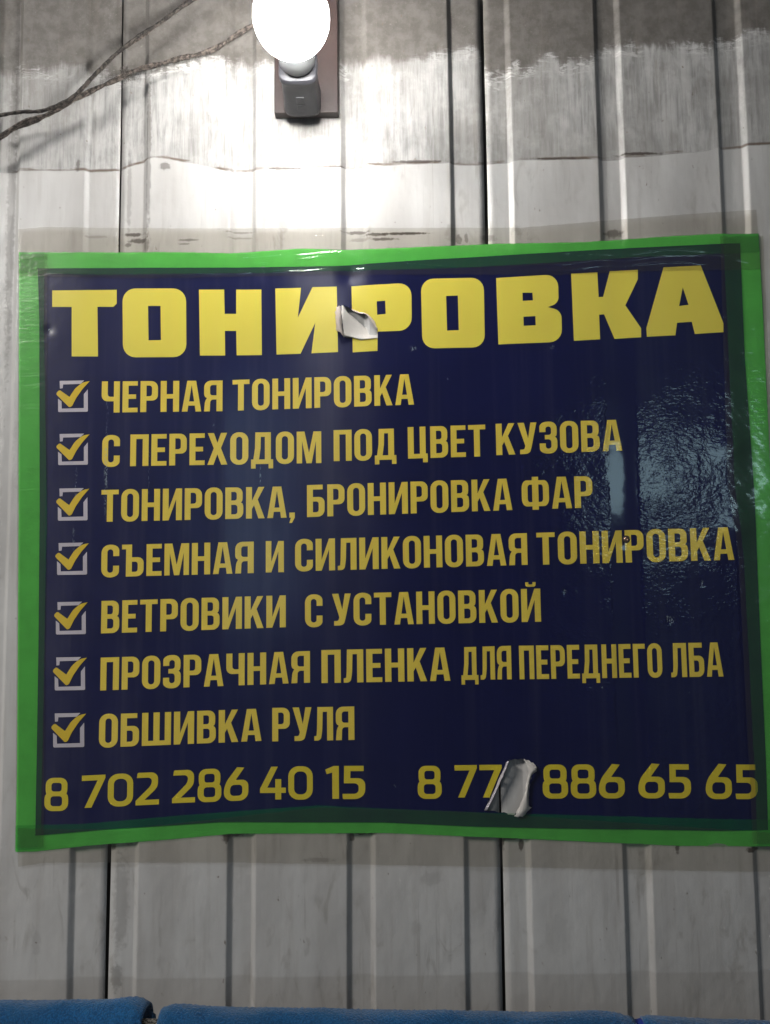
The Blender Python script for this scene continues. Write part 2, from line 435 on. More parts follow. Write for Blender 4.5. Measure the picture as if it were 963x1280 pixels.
def nearest(p, poly):
    best = (9e9, None); n = len(poly)
    for i in range(n):
        ax, ay = poly[i]; bx, by = poly[(i+1) % n]
        dx, dy = bx-ax, by-ay; t = max(0, min(1, ((p[0]-ax)*dx+(p[1]-ay)*dy)/(dx*dx+dy*dy)))
        q = (ax+dx*t, ay+dy*t); d = sqrt((q[0]-p[0])**2+(q[1]-p[1])**2)
        if d < best[0]: best = (d, q)
    return best
def film(name, Lp, Rp, Tp, Bp, nx, ny, y, mat, extra=None, holes=False, parent=POSTER, ragged=0.0, seed=0):
    G = patch(Lp, Rp, Tp, Bp, nx, ny)
    f = sag if extra is None else (lambda a, b: sag(a, b) + extra(a, b))
    V = []; N = []
    rnd = random.Random(seed)
    for j, row in enumerate(G):
        for i, (px, py) in enumerate(row):
            if ragged and (j in (0, ny)): py += ragged*(rnd.random()-.5)
            if ragged and (i in (0, nx)): px += ragged*(rnd.random()-.5)
            p = W(px, py); V.append([p.x, 0, p.z])
    if holes:
        hb = [(min(a for a, _ in H)-.01, max(a for a, _ in H)+.01, min(b for _, b in H)-.01, max(b for _, b in H)+.01) for H in HOLES]
        for v in V:
            for H, (x0, x1, z0, z1) in zip(HOLES, hb):
                if x0 < v[0] < x1 and z0 < v[2] < z1:
                    d, q = nearest((v[0], v[2]), H)
                    if d < .0016: v[0], v[2] = q
    for v in V:
        v[1] = y + f(v[0], v[2]); N.append(nrm(v[0], v[2], f))
    F = []; m = nx+1
    for j in range(ny):
        for i in range(nx):
            a = j*m+i; q = (a, a+m, a+m+1, a+1)
            if holes:
                c = (sum(V[k][0] for k in q)/4, sum(V[k][2] for k in q)/4)
                if any(x0 < c[0] < x1 and z0 < c[1] < z1 and inside(c, H) for H, (x0, x1, z0, z1) in zip(HOLES, hb)): continue
            F.append(q)
    o = mesh_obj(name, V, F, mat, parent, True, N)
    return o
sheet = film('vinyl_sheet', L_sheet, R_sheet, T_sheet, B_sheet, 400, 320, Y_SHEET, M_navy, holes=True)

# ------------------------------------------------------------------ LETTERING
t_, b_ = .185, .145
def rr(x0, y0, x1, y1, r): return [(x0, y0, r), (x1, y0, r), (x1, y1, r), (x0, y1, r)]
def mirror(c, w): return [(w-p[0],) + tuple(p[1:]) for p in c][::-1]
def glyphs():
    t, b = t_, b_
    G = {}
    w = .57; G['Н'] = (w, [[(0,0),(t,0),(t,.43),(w-t,.43),(w-t,0),(w,0),(w,1),(w-t,1),(w-t,.575),(t,.575),(t,1),(0,1)]])
    w = .56; G['О'] = (w, [rr(0,-.012,w,1.012,.26), rr(t,b-.012,w-t,1.012-b,.095)])
    w = .55; G['С'] = (w, [[(w,.65),(w,1.012,.26),(0,1.012,.26),(0,-.012,.26),(w,-.012,.26),(w,.35),(w-t,.35),(w-t,b-.01,.095),(t,b-.01,.095),(t,1.01-b,.095),(w-t,1.01-b,.095),(w-t,.65)]])
    w = .47; G['Е'] = (w, [[(0,0),(w,0),(w,b),(t,b),(t,.43),(w-.05,.43),(w-.05,.575),(t,.575),(t,1-b),(w,1-b),(w,1),(0,1)]])
    w = .54; m=w/2; G['Т'] = (w, [[(m-t/2,0),(m+t/2,0),(m+t/2,1-b),(w,1-b),(w,1),(0,1),(0,1-b),(m-t/2,1-b)]])
    w = .57; G['П'] = (w, [[(0,0),(t,0),(t,1-b),(w-t,1-b),(w-t,0),(w,0),(w,1),(0,1)]])
    w = .45; G['Г'] = (w, [[(0,0),(t,0),(t,1-b),(w,1-b),(w,1),(0,1)]])
    w = .86; m=w/2; G['Ш'] = (w, [[(0,0),(w,0),(w,1),(w-t,1),(w-t,b),(m+t/2,b),(m+t/2,1),(m-t/2,1),(m-t/2,b),(t,b),(t,1),(0,1)]])
    w = .62; G['Ц'] = (w, [[(0,0),(w-.15,0),(w-.15,-.13),(w,-.13),(w,b),(w-.06,b),(w-.06,1),(w-.06-t,1),(w-.06-t,b),(t,b),(t,1),(0,1)]])
    w = .56; G['Ч'] = (w, [[(0,1),(t,1),(t,.505,.09),(w-t,.505),(w-t,1),(w,1),(w,0),(w-t,0),(w-t,.36),(0,.36,.22)]])
    w = .54; G['Р'] = (w, [[(0,0),(t,0),(t,.37),(w,.37,.22),(w,1,.22),(0,1)], [(t,.51),(w-t,.51,.08),(w-t,1-b,.08),(t,1-b)]])
    w = .57; G['Я'] = (w, [[(w,0),(w,1),(0,1,.22),(0,.49,.10),(.09,.435),(.03,.33,.08),(.0,0),(t-.005,0),(t+.01,.385,.09),(w-t,.385),(w-t,0)], [(t,.52,.08),(w-t,.52),(w-t,1-b),(t,1-b,.08)]])
    w = .56; G['В'] = (w, [[(0,0),(w,0,.22),(w,.47,.12),(w-.075,.52),(w-.02,.575,.1),(w-.02,1,.2),(0,1)],
                           [(t,b),(w-t,b,.08),(w-t,.445,.08),(t,.445)], [(t,.585),(w-t-.02,.585,.07),(w-t-.02,1-b,.07),(t,1-b)]])
    w = .55; G['Б'] = (w, [[(0,0),(w,0,.22),(w,.62,.2),(t,.62),(t,1-b),(w-.06,1-b),(w-.06,1),(0,1)], [(t,b),(w-t,b,.08),(w-t,.48,.08),(t,.48)]])
    w = .68; G['Ъ'] = (w, [[(.13,0),(w,0,.22),(w,.6,.2),(.13+t,.6),(.13+t,1),(0,1),(0,1-b),(.13,1-b)], [(.13+t,b),(w-t,b,.08),(w-t,.46,.08),(.13+t,.46)]])
    w = .54; G['З'] = (w, [[(0,.68),(0,1.012,.25),(w-.01,1.012,.25),(w-.01,.57,.1),(w-.07,.52),(w,.46,.1),(w,-.012,.25),(0,-.012,.25),(0,.32),(t,.32),(t,b,.09),(w-t,b,.09),(w-t,.445,.09),
                            (.16,.445),(.16,.585),(w-t,.585,.08),(w-t,1-b,.09),(t,1-b,.09),(t,.68)]])
    w = .60; G['И'] = (w, [[(0,0),(t,0),(w-t,.66),(w-t,0),(w,0),(w,1),(w-t,1),(t,.34),(t,1),(0,1)]])
    G['Й'] = (w, G['И'][1] + [[(.14,1.2),(.14,1.06,.08),(w-.14,1.06,.08),(w-.14,1.2),(w-.235,1.2),(w-.235,1.13,.03),(.235,1.13,.03),(.235,1.2)]])
    w = .58; G['К'] = (w, [[(0,0),(t,0),(t,.30),(.25,.42),(w-t-.01,0),(w,0),(.365,.60),(w-.01,1),(w-t-.01,1),(t,.56),(t,1),(0,1)]])
    w = .60; G['А'] = (w, [[(0,0),(.175,0),(.2,.195),(w-.2,.195),(w-.175,0),(w,0),(w-.165,1),(.165,1)], [(.222,.33),(w-.222,.33),(w/2,.86)]])
    w = .58; G['Л'] = (w, [[(0,0),(.2,0,.14),(.25,.3,.1),(.265,1-b),(w-t,1-b),(w-t,0),(w,0),(w,1),(.10,1),(.085,.3,.08),(.07,.135,.05),(0,.135)]])
    w = .68; G['Д'] = (w, [[(0,-.14),(.14,-.14),(.14,0),(w-.14,0),(w-.14,-.14),(w,-.14),(w,b),(w-.07,b),(w-.07,1),(.13,1),(.12,.5),(.07,b),(0,b)],
                           [(.245,b),(w-.07-t,b),(w-.07-t,1-b),(.3,1-b),(.293,.5)]])
    w = .76; G['М'] = (w, [[(0,0),(.165,0),(.165,.7),(.30,0),(w-.30,0),(w-.165,.7),(w-.165,0),(w,0),(w,1),(w-.24,1),(w/2,.33),(.24,1),(0,1)]])
    w = .58; G['У'] = (w, [[(0,1),(.195,1),(.315,.5),(.395,1),(w,1),(.405,.18,.1),(.35,0,.16),(.06,0),(.06,.145),(.19,.145,.05),(.225,.26)]])
    w = .62; G['Х'] = (w, [[(0,0),(.19,0),(.31,.33),(.43,0),(.62,0),(.42,.52),(.61,1),(.42,1),(.31,.69),(.2,1),(.01,1),(.2,.52)]])
    w = .82; o = [(.315,-.02),(.505,-.02),(.505,.09),(w,.09,.24),(w,.91,.24),(.505,.91),(.505,1.02),(.315,1.02),(.315,.91),(0,.91,.24),(0,.09,.24),(.315,.09)]
    G['Ф'] = (w, [o, [(.18,.225,.1),(.315,.225),(.315,.775),(.18,.775,.1)], [(.505,.225),(.64,.225,.1),(.64,.775,.1),(.505,.775)]])
    G[','] = (.18, [[(0,.16),(.17,.16),(.17,0),(.08,-.17),(0,-.17),(.05,0),(0,0)]])
    # digits
    G['0'] = (.74, [rr(0,-.01,.74,1.01,.31), rr(.175,.15,.565,.85,.17)])
    w = .70; G['8'] = (w, [[(0,-.01,.24),(w,-.01,.24),(w,.46,.13),(w-.065,.52,.03),(w-.03,.58,.12),(w-.03,1.01,.24),(.03,1.01,.24),(.03,.58,.12),(.065,.52,.03),(0,.46,.13)],
                           rr(.18,.14,w-.18,.445,.09), rr(.20,.59,w-.20,.855,.08)])
    G['7'] = (.68, [[(0,1),(.68,1),(.68,.90),(.29,0),(.09,0),(.455,.835),(0,.835)]])
    G['2'] = (.68, [[(0,0),(.68,0),(.68,.16),(.26,.16),(.58,.48,.08),(.645,.6,.1),(.645,1.01,.29),(.05,1.01,.04),(.03,.85),(.465,.85,.13),(.465,.62,.12),(0,.14)]])
    G['5'] = (.64, [[(.07,1),(.60,1),(.60,.84),(.24,.84),(.235,.625),(.64,.625,.26),(.64,-.01,.29),(.03,-.01,.03),(.02,.15),(.46,.15,.13),(.46,.47,.12),(.06,.47)]])
    G['6'] = (.72, [[(0,-.01,.27),(.72,-.01,.27),(.72,.63,.24),(.345,.63,.03),(.60,1.0),(.385,1.02),(.0,.5,.22)], [(.18,.145,.12),(.54,.145,.12),(.54,.48,.1),(.24,.48,.07),(.18,.38,.05)]])
    G['4'] = (.78, [[(.46,0),(.64,0),(.64,.2),(.78,.2),(.78,.36),(.64,.36),(.64,.62),(.46,.62),(.46,.36),(.22,.36),(.54,1),(.34,1),(0,.33),(0,.2),(.46,.2)]])
    G['1'] = (.37, [[(.19,0),(.37,0),(.37,1),(.23,1),(0,.89),(.04,.75),(.19,.80)]])
    return G
GL = glyphs()
def rounded(c, k=6):
    """polygon with optional corner radius per vertex -> dense polygon"""
    out = []; n = len(c)
    for i in range(n):
        p = c[i]; r = p[2] if len(p) > 2 else 0
        P = Vector((p[0], p[1]))
        if not r: out.append((P.x, P.y)); continue
        A = Vector(c[i-1][:2]) - P; B = Vector(c[(i+1) % n][:2]) - P
        ra, rb = min(r, A.length*.5), min(r, B.length*.5)
        if abs(ra-rb) < .3*r: ra = rb = min(ra, rb)
        a = P + A.normalized()*ra; b = P + B.normalized()*rb
        q = .56                                     # cubic, near circular
        c1 = a.lerp(P, q); c2 = b.lerp(P, q)
        for s in range(k+1):
            t = s/k
            v = a*(1-t)**3 + c1*3*t*(1-t)**2 + c2*3*t*t*(1-t) + b*t**3
            out.append((v.x, v.y))
    return out
def lean(x, y, ym): return x + (y-ym)*(x-346.0)/11900.0
def word_contours(txt, x0, x1, tl, bl, tr, br, gap=.085):
    """photo-measured word: left/right x, top+baseline y at both ends -> contours in photo coordinates"""
    adv = 0; items = []
    for ch in txt:
        g = GL[ch]; items.append((adv, g)); adv += g[0] + gap
    total = adv - gap
    out = []
    for a, (gw, cs) in items:
        for c in cs:
            q = []
            for (u, v) in rounded(c):
                s = (a+u)/total
                top, base = lerp(tl, tr, s), lerp(bl, br, s)
                y = base - (base-top)*v
                q.append((lean(lerp(x0, x1, s), y, (top+base)/2), y))
            out.append(q)
    return out
def print_mesh(name, contours, mat, parent, clip=None, step=.006, y=Y_PRINT, label=None):
    cu = bpy.data.curves.new('tmp', 'CURVE'); cu.dimensions = '2D'; cu.fill_mode = 'BOTH'
    for c in contours:
        sp = cu.splines.new('POLY'); sp.points.add(len(c)-1); sp.use_cyclic_u = True
        for k, (px, py) in enumerate(c):
            p = W(px, py); sp.points[k].co = (p.x*100, p.z*100, 0, 1)
    co = bpy.data.objects.new('tmp', cu)
    COL.objects.link(co)
    dg = bpy.context.evaluated_depsgraph_get()
    me = bpy.data.meshes.new_from_object(co.evaluated_get(dg))
    bm = bmesh.new(); bm.from_mesh(me)
    bpy.data.objects.remove(co); bpy.data.curves.remove(cu); bpy.data.meshes.remove(me)
    for v in bm.verts: v.co = Vector((v.co.x/100, v.co.y/100, 0))
    bmesh.ops.remove_doubles(bm, verts=bm.verts, dist=1e-6)
    if clip is not None:
        n = len(clip)
        for i in range(n):
            ax, az = clip[i]; bx, bz = clip[(i+1) % n]
            nn = Vector((bz-az, ax-bx, 0)).normalized()
            bmesh.ops.bisect_plane(bm, geom=bm.verts[:]+bm.edges[:]+bm.faces[:], dist=1e-6, plane_co=(ax, az, 0), plane_no=nn)
        dead = [f for f in bm.faces if inside(f.calc_center_median()[:2], clip)]
        bmesh.ops.delete(bm, geom=dead, context='FACES')
    xs = [v.co.x for v in bm.verts]; zs = [v.co.y for v in bm.verts]
    k = math.ceil(min(xs)/step)
    while k*step < max(xs):
        bmesh.ops.bisect_plane(bm, geom=bm.verts[:]+bm.edges[:]+bm.faces[:], dist=1e-6, plane_co=(k*step, 0, 0), plane_no=(1, 0, 0)); k += 1
    k = math.ceil(min(zs)/(step*2))
    while k*step*2 < max(zs):
        bmesh.ops.bisect_plane(bm, geom=bm.verts[:]+bm.edges[:]+bm.faces[:], dist=1e-6, plane_co=(0, k*step*2, 0), plane_no=(0, 1, 0)); k += 1
    V = [(v.co.x, y + sag(v.co.x, v.co.y), v.co.y) for v in bm.verts]
    N = [nrm(v.co.x, v.co.y) for v in bm.verts]
    bm.verts.index_update(); F = []
    for f in bm.faces:
        if f.calc_area() < 1e-12: continue
        idx = [v.index for v in f.verts]
        F.append(idx if f.normal.z > 0 else idx[::-1])
    bm.free()
    # face the room (-y)
    F2 = []
    for f in F:
        a, b, c = (Vector(V[i]) for i in f[:3]); F2.append(f)
    o = mesh_obj(name, V, F2, mat, parent, True, None)
    if o.data.polygons and sum(p.normal.y for p in o.data.polygons) > 0: o.data.flip_normals()
    o.data.normals_split_custom_set_from_vertices(N)
    if label: o['label'] = label
    return o

# title
A1 = lambda L: [(50+p[0]/3.21, 340+p[1]/3.21) + ((p[2]/3.21,) if len(p) > 2 else ()) for p in L]
A2 = lambda L: [(330+p[0]/3.21, 330+p[1]/3.21) + ((p[2]/3.21,) if len(p) > 2 else ()) for p in L]
A3 = lambda L: [(610+p[0]/3.21, 320+p[1]/3.21) + ((p[2]/3.21,) if len(p) > 2 else ()) for p in L]
T = [A1([(52,76),(310,73),(310,128),(296,141),(233,141),(235,340),(130,340),(130,142),(52,142)]),
     A1([(333,68,52),(588,68,52),(590,343,52),(335,344,52)]), A1([(436,138),(486,138),(488,275),(438,276)]),
     A1([(640,73),(741,73),(743,170),(789,170),(789,73),(890,73),(892,335),(791,336),(789,238),(744,238),(745,337),(644,337)]),
     A2([(47,101),(150,98),(137,218),(196,95),(293,93),(298,355),(192,360),(207,238),(148,362),(52,365)]),
     A2([(352,91),(592,77,52),(594,268,52),(457,273),(456,350),(357,356)]), A2([(453,152),(487,149),(489,202),(455,206)]),
     A2([(630,62,50),(882,56,50),(887,335,50),(636,341,50)]), A2([(731,130),(778,128),(782,267),(735,269)]),
     A3([(33,90),(280,75,50),(283,190,30),(240,207),(294,222,34),(297,346,50),(42,356)]), A3([(138,149),(178,149),(180,180),(139,182)]), A3([(142,245),(190,243),(191,280),(143,282)]),
     A3([(333,73),(438,68),(443,167),(461,166),(488,63),(600,58),(600,95),(550,200),(613,292),(613,328),(507,334),(465,236),(445,237),(449,336),(344,342)]),
     A3([(703,48),(852,40),(943,272),(943,307),(828,315),(816,266),(757,270),(750,320),(636,326),(634,292)]), A3([(780,128),(803,198),(765,203)])]
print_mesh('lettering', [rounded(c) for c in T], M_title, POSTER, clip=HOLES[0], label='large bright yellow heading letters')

LINES = [
 [('ЧЕРНАЯ', 127.8, 278.9, 477.1, 516, 476.2, 514.5), ('ТОНИРОВКА', 291.3, 517.5, 475.6, 513.9, 467.9, 506)],
 [('С', 128.4, 150.5, 544.4, 583.6, 544.2, 583.2), ('ПЕРЕХОДОМ', 163.6, 402, 543.5, 583, 539.4, 579), ('ПОД', 417.4, 495.5, 538, 576.7, 536, 574.6),
  ('ЦВЕТ', 510, 606.9, 534.3, 573.6, 531, 570.5), ('КУЗОВА', 620, 777, 530, 569.2, 524.8, 563.4)],
 [('ТОНИРОВКА,', 127.3, 369.3, 612.6, 652.5, 608, 647), ('БРОНИРОВКА', 384.2, 640, 606.6, 646.5, 598.2, 637.6), ('ФАР', 652, 740.3, 597.4, 637, 595.2, 634.7)],
 [('СЪЕМНАЯ', 127.3, 317.7, 681.6, 721.6, 677, 716.3), ('И', 332.7, 355.3, 676.4, 715.6, 676.2, 715.1), ('СИЛИКОНОВАЯ', 369.3, 659, 674.4, 714.2, 666.5, 706),
  ('ТОНИРОВКА', 670.6, 916.4, 666.1, 706, 658.9, 699.8)],
 [('ВЕТРОВИКИ', 127.2, 357.7, 751.2, 791.7, 744, 783.9), ('С', 381.7, 403.5, 743.4, 783.6, 743.1, 783.3), ('УСТАНОВКОЙ', 415.5, 675.7, 742.3, 782, 735.6, 777)],
 [('ПРОЗРАЧНАЯ', 126.2, 387.9, 821.9, 863, 813.5, 853), ('ПЛЕНКА', 402.2, 562.8, 812.4, 853.6, 809, 850.6), ('ДЛЯ', 576.6, 639.2, 808.9, 849.8, 807, 848.9),
  ('ПЕРЕДНЕГО', 649, 827.2, 807, 848.9, 804.2, 846.3), ('ЛБА', 838, 902.8, 803.8, 846.3, 802.7, 845.3)],
 [('ОБШИВКА', 124.5, 327.4, 892.8, 934.3, 885.3, 925.6), ('РУЛЯ', 340.8, 443.3, 884.5, 926.3, 882.7, 924.5)],
]
names = ['first yellow text line', 'second yellow text line', 'third yellow text line', 'fourth yellow text line', 'fifth yellow text line', 'sixth yellow text line', 'seventh and shortest yellow text line']
for ws, nm in zip(LINES, names):
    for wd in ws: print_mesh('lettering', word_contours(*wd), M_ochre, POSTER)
PH1 = [('8', 56.7, 86.4, 972.3, 1013, 972, 1012.7), ('702', 102.9, 199.8, 969.2, 1009.7, 964.8, 1004.8), ('286', 216, 311, 963, 1003.4, 958.7, 999.5),
       ('40', 325.6, 391.4, 957.9, 998.9, 957.6, 998.5), ('15', 407, 456.8, 957, 998, 956.8, 997.8)]
PH2 = [('8', 522.2, 552.1, 957.2, 997.7, 957, 997.5), ('77', 568.6, 627.5, 956, 996.4, 955.5, 996), ('886', 678, 780.5, 955.5, 997.3, 955.2, 997),
       ('65', 797.5, 863, 954.6, 997, 954.8, 997.2), ('65', 881.2, 946.3, 955, 997.8, 955.2, 998)]
for P_, nm in ((PH1, 'yellow telephone number at the lower left'), (PH2, 'torn yellow telephone number at the lower right')):
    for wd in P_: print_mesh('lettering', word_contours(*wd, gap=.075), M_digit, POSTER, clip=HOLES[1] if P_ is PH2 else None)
# tick boxes
BOX = [(73.6, 110.8, 476, 515.5), (73.6, 110.8, 542.3, 581.6), (73.3, 110.3, 610.3, 651), (72.3, 109.7, 678.3, 718.7), (70.8, 108.2, 752, 793), (69.3, 107.2, 821, 862.8), (67.3, 106.2, 890.9, 934)]
bA = [(190,122),(418,118),(385,150),(222,155),(218,190),(192,193)]
bB = [(175,287),(207,312),(210,380),(415,374),(415,245),(452,200),(453,408,12),(176,412,12)]
tk = [(158,236,14),(190,206,14),(282,272),(335,192,20),(405,135,30),(470,124),(405,195,20),(345,280,20),(305,358,10),(280,368,10),(163,252,10)]
for (x0, x1, y0, y1) in BOX:
    def mp(c): return [(lerp(x0, x1, (u-175)/278.), lerp(y0, y1, (v-118)/294.)) for u, v in rounded(c, 4)]
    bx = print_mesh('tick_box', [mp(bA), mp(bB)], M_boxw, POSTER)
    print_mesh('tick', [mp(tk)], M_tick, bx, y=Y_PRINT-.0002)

# ------------------------------------------------------------------ TAPES
def wrink(a=.0008, seed=0., sx=9, sz=60):
    def f(x, z): return a*(sin(z*sz*2.2 + 2.2*sin(x*sx+seed) + seed) * (.5+.5*sin(x*sx*1.7+2*seed)) + .5*sin(x*41+z*230+seed))
    return f
To = [(20, 316), (200, 315.5), (250, 316), (290, 317), (380, 311), (430, 313), (480, 311), (620, 305), (730, 303), (850, 295), (900, 292.5), (950, 293)]
Ti = [(20, 342), (120, 344), (300, 342), (480, 338), (560, 336), (640, 332), (800, 322), (950, 316)]
Bi = [(20, 1031), (110, 1029), (230, 1018), (400, 1006), (480, 1010), (600, 1015), (900, 1023), (970, 1024)]
Bo = [(20, 1064.5), (45, 1064), (110, 1057), (200, 1050), (290, 1042), (480, 1041), (650, 1048), (850, 1057), (970, 1058)]
Lo = [(290, 25), (316, 24.5), (640, 24), (960, 22), (1064, 20)]
Li = [(290, 57), (400, 56), (640, 60), (960, 54), (1064, 52)]
Ri = [(290, 903), (600, 917), (700, 929), (1000, 944), (1060, 946)]
Ro = [(280, 947), (400, 954), (600, 963), (800, 972), (1060, 982)]
# opaque green tape: stuck to the wall, its inner edge under the poster
Tu = [(a, b+9) for a, b in T_sheet]; Bu = [(a, b-9) for a, b in B_sheet]
Lu = [(a, b+9) for a, b in L_sheet]; Ru = [(a, b-9) for a, b in R_sheet]
film('green_tape', Lo, Ro, To, Tu, 300, 8, -.0006, M_green, ragged=.5, seed=1)
film('green_tape', Lo, Ro, Bu, Bo, 300, 8, -.0006, M_green, ragged=.5, seed=2)
film('green_tape', Lo, Lu, [(0, 316), (999, 316)], [(0, 1064), (60, 1059)], 8, 200, -.0011, M_green, ragged=.5, seed=3)
film('green_tape', Ru, Ro, [(890, 293), (999, 292.5)], [(900, 1057), (999, 1058)], 10, 200, -.0011, M_green, ragged=.5, seed=4)
# thin greenish tape that overlaps the poster's edge
film('edge_tape', Lo, Ro, To, Ti, 300, 20, Y_TAPE, M_edge, wrink(.0002, 1), ragged=.5, seed=1)
film('edge_tape', Lo, Ro, Bi, Bo, 300, 16, Y_TAPE, M_edge, wrink(.0002, 3), ragged=.5, seed=2)
film('edge_tape', Lo, Li, [(0, 316), (999, 316)], [(0, 1064), (60, 1059)], 16, 200, Y_TAPE-.0005, M_edge, wrink(.0001, 5, 60, 9), ragged=.5, seed=3)
film('edge_tape', Ri, Ro, [(890, 293), (999, 292.5)], [(900, 1057), (999, 1058)], 20, 200, Y_TAPE-.0005, M_edge, lambda x, z: .0003*hnoise(x, z, 8, 7), ragged=.5, seed=4)
Cto = [(20, 288), (60, 285), (130, 286), (290, 287), (430, 286), (560, 286), (650, 286), (770, 276), (860, 269), (950, 263)]
Cti = [(20, 322), (200, 326), (400, 330), (560, 338), (700, 338), (820, 330), (950, 322)]
Cbi = [(20, 1034), (150, 1036), (400, 1008), (560, 1012), (970, 1040)]
Cbo = [(20, 1083), (60, 1077), (300, 1077), (480, 1080), (700, 1084), (970, 1089)]
Clo = [(260, 24), (1090, 24)]; Cro = [(260, 944), (340, 950), (1090, 978)]
CREASE = [([(57, 343), (130, 345), (200, 346), (330, 341), (480, 336)], .9, 1.3), ([(300, 322), (430, 318), (520, 332), (640, 337), (760, 325), (890, 318), (940, 330)], 1.2, 1.6),
          ([(480, 314), (560, 328), (640, 327), (720, 316)], .9, 1.2), ([(620, 342), (700, 340), (760, 333), (860, 328), (900, 335)], 1.0, 1.4), ([(360, 328), (400, 322), (450, 326), (540, 320)], .8, 1.1),
          ([(700, 322), (790, 318), (850, 312), (910, 318)], .9, 1.3), ([(95, 326), (150, 321), (230, 325), (290, 320)], .5, 1.0), ([(420, 290), (480, 296), (540, 290)], .8, 1.2)]
CRW = [([(W(a, b).x, W(a, b).z) for a, b in L], h*.001, q*.001) for L, h, q in CREASE]
def creases(x, z):
    h = 0.0
    for L, a, q in CRW:
        if L[0][0] < x < L[-1][0]:
            e = min(1, (x-L[0][0])/.03, (L[-1][0]-x)/.03)
            d = z - poly_at(L, x) - .0012*sin(x*55)
            if abs(d) < 4*q: h -= 2.0*a*e*(.6+.4*sin(x*37+a*9e3))*math.exp(-(d/q)**2)
    return h + .00012*sin(z*330+6*sin(x*14))
film('clear_tape', Clo, Cro, Cto, [(20, 346), (200, 349), (400, 345), (560, 344), (700, 345), (820, 340), (950, 338)], 340, 90, Y_CLEAR, M_clear, creases, ragged=.6, seed=5)
film('clear_tape', Clo, Cro, Cbi, Cbo, 300, 18, Y_CLEAR, M_clear, wrink(.0002, 4, 7, 50), ragged=.6, seed=6)
film('clear_tape', [(300, 25), (1060, 21)], [(300, 61), (1060, 56)], [(0, 318), (99, 318)], [(0, 1060), (99, 1056)], 14, 160, Y_CLEAR, M_clear, wrink(.00012, 8, 50, 8), seed=7)
film('clear_tape', [(300, 899), (600, 908), (700, 922), (1060, 940)], [(280, 952), (600, 966), (1060, 985)], [(0, 300), (999, 296)], [(0, 1050), (999, 1054)], 22, 160, Y_CLEAR, M_clear, lambda x, z: .0005*hnoise(x, z, 9, 3) + .0003*hnoise(x, z, 23, 5), seed=8)

# ------------------------------------------------------------------ TORN FLAPS (white backing of the vinyl)
M_back = plain('white_vinyl_backing', (.66, .62, .57), .85, 90, .0010, .14)
M_back2 = plain('creased_vinyl_backing', (.58, .50, .45), .85, 80, .0012, .16)
def flap(rows, mat, th=.0004):
    """rows of (px, py, lift toward the room in mm)"""
    # refine by Catmull-Rom along both directions
    def cr(p0, p1, p2, p3, t):
        return tuple(.5*((2*b)+(-a+c)*t+(2*a-5*b+4*c-d)*t*t+(-a+3*b-3*c+d)*t**3) for a, b, c, d in zip(p0, p1, p2, p3))
    def refine(L, k):
        out = []
        for i in range(len(L)-1):
            p0 = L[max(i-1, 0)]; p3 = L[min(i+2, len(L)-1)]
            for s in range(k): out.append(cr(p0, L[i], L[i+1], p3, s/k))
        out.append(L[-1]); return out
    R = [refine(r, 4) for r in rows]
    cols = list(zip(*R)); cols = [refine(list(c), 4) for c in cols]
    R = list(zip(*cols))
    V = []; F = []
    m = len(R[0]); rj = random.Random(len(rows)*7+len(V))
    for jr, r in enumerate(R):
        for ir, (px, py, l) in enumerate(r):
            if jr in (0, len(R)-1) or ir in (0, m-1): px += rj.gauss(0, .45); py += rj.gauss(0, .45); l += rj.gauss(0, .2)
            p = W(px, py); jit = .25*hnoise(px*.35, py*.35, 1.0, 2)
            V.append((p.x, Y_PRINT + sag(p.x, p.z) - (l+jit)*.001 - .0003, p.z))
    for j in range(len(R)-1):
        for i in range(m-1):
            a = j*m+i; F.append((a, a+1, a+1+m, a+m))
    o = mesh_obj('torn_flap', V, F, mat, POSTER)
    s = o.modifiers.new('thickness', 'SOLIDIFY'); s.thickness = th; s.offset = 0
    return o
c1 = lambda a, b, l: (390+a/8.755, 370+b/8.755, l)
c2 = lambda a, b, l: (590+a/8.755, 930+b/8.755, l)
# small tear in the heading
flap([[c1(318,128,4), c1(330,240,6), c1(338,360,6), c1(350,468,5)], [c1(290,140,7), c1(296,240,9), c1(300,350,9), c1(320,420,7)], [c1(262,172,1), c1(262,250,2), c1(266,330,2), c1(275,388,1)]], M_back2)
flap([[c1(338,122,5), c1(335,240,5), c1(342,350,5), c1(352,462,4)], [c1(400,190,1), c1(420,290,1), c1(420,380,1.5), c1(425,458,2)], [c1(520,290,-4), c1(540,350,-3), c1(540,420,-2), c1(545,484,1)],
      [c1(620,360,-7), c1(640,400,-5), c1(650,430,-3), c1(640,474,1)], [c1(712,395,-6), c1(716,410,-4), c1(720,440,-2), c1(722,462,.5)]], M_back)
flap([[c1(430,150,.5), c1(520,186,.5), c1(580,190,.8), c1(640,230,.8), c1(690,300,.6), c1(720,372,.4)],
      [c1(440,164,2.2), c1(522,200,2.6), c1(575,208,3), c1(622,246,3), c1(668,312,2.6), c1(708,376,1.5)]], M_back2)
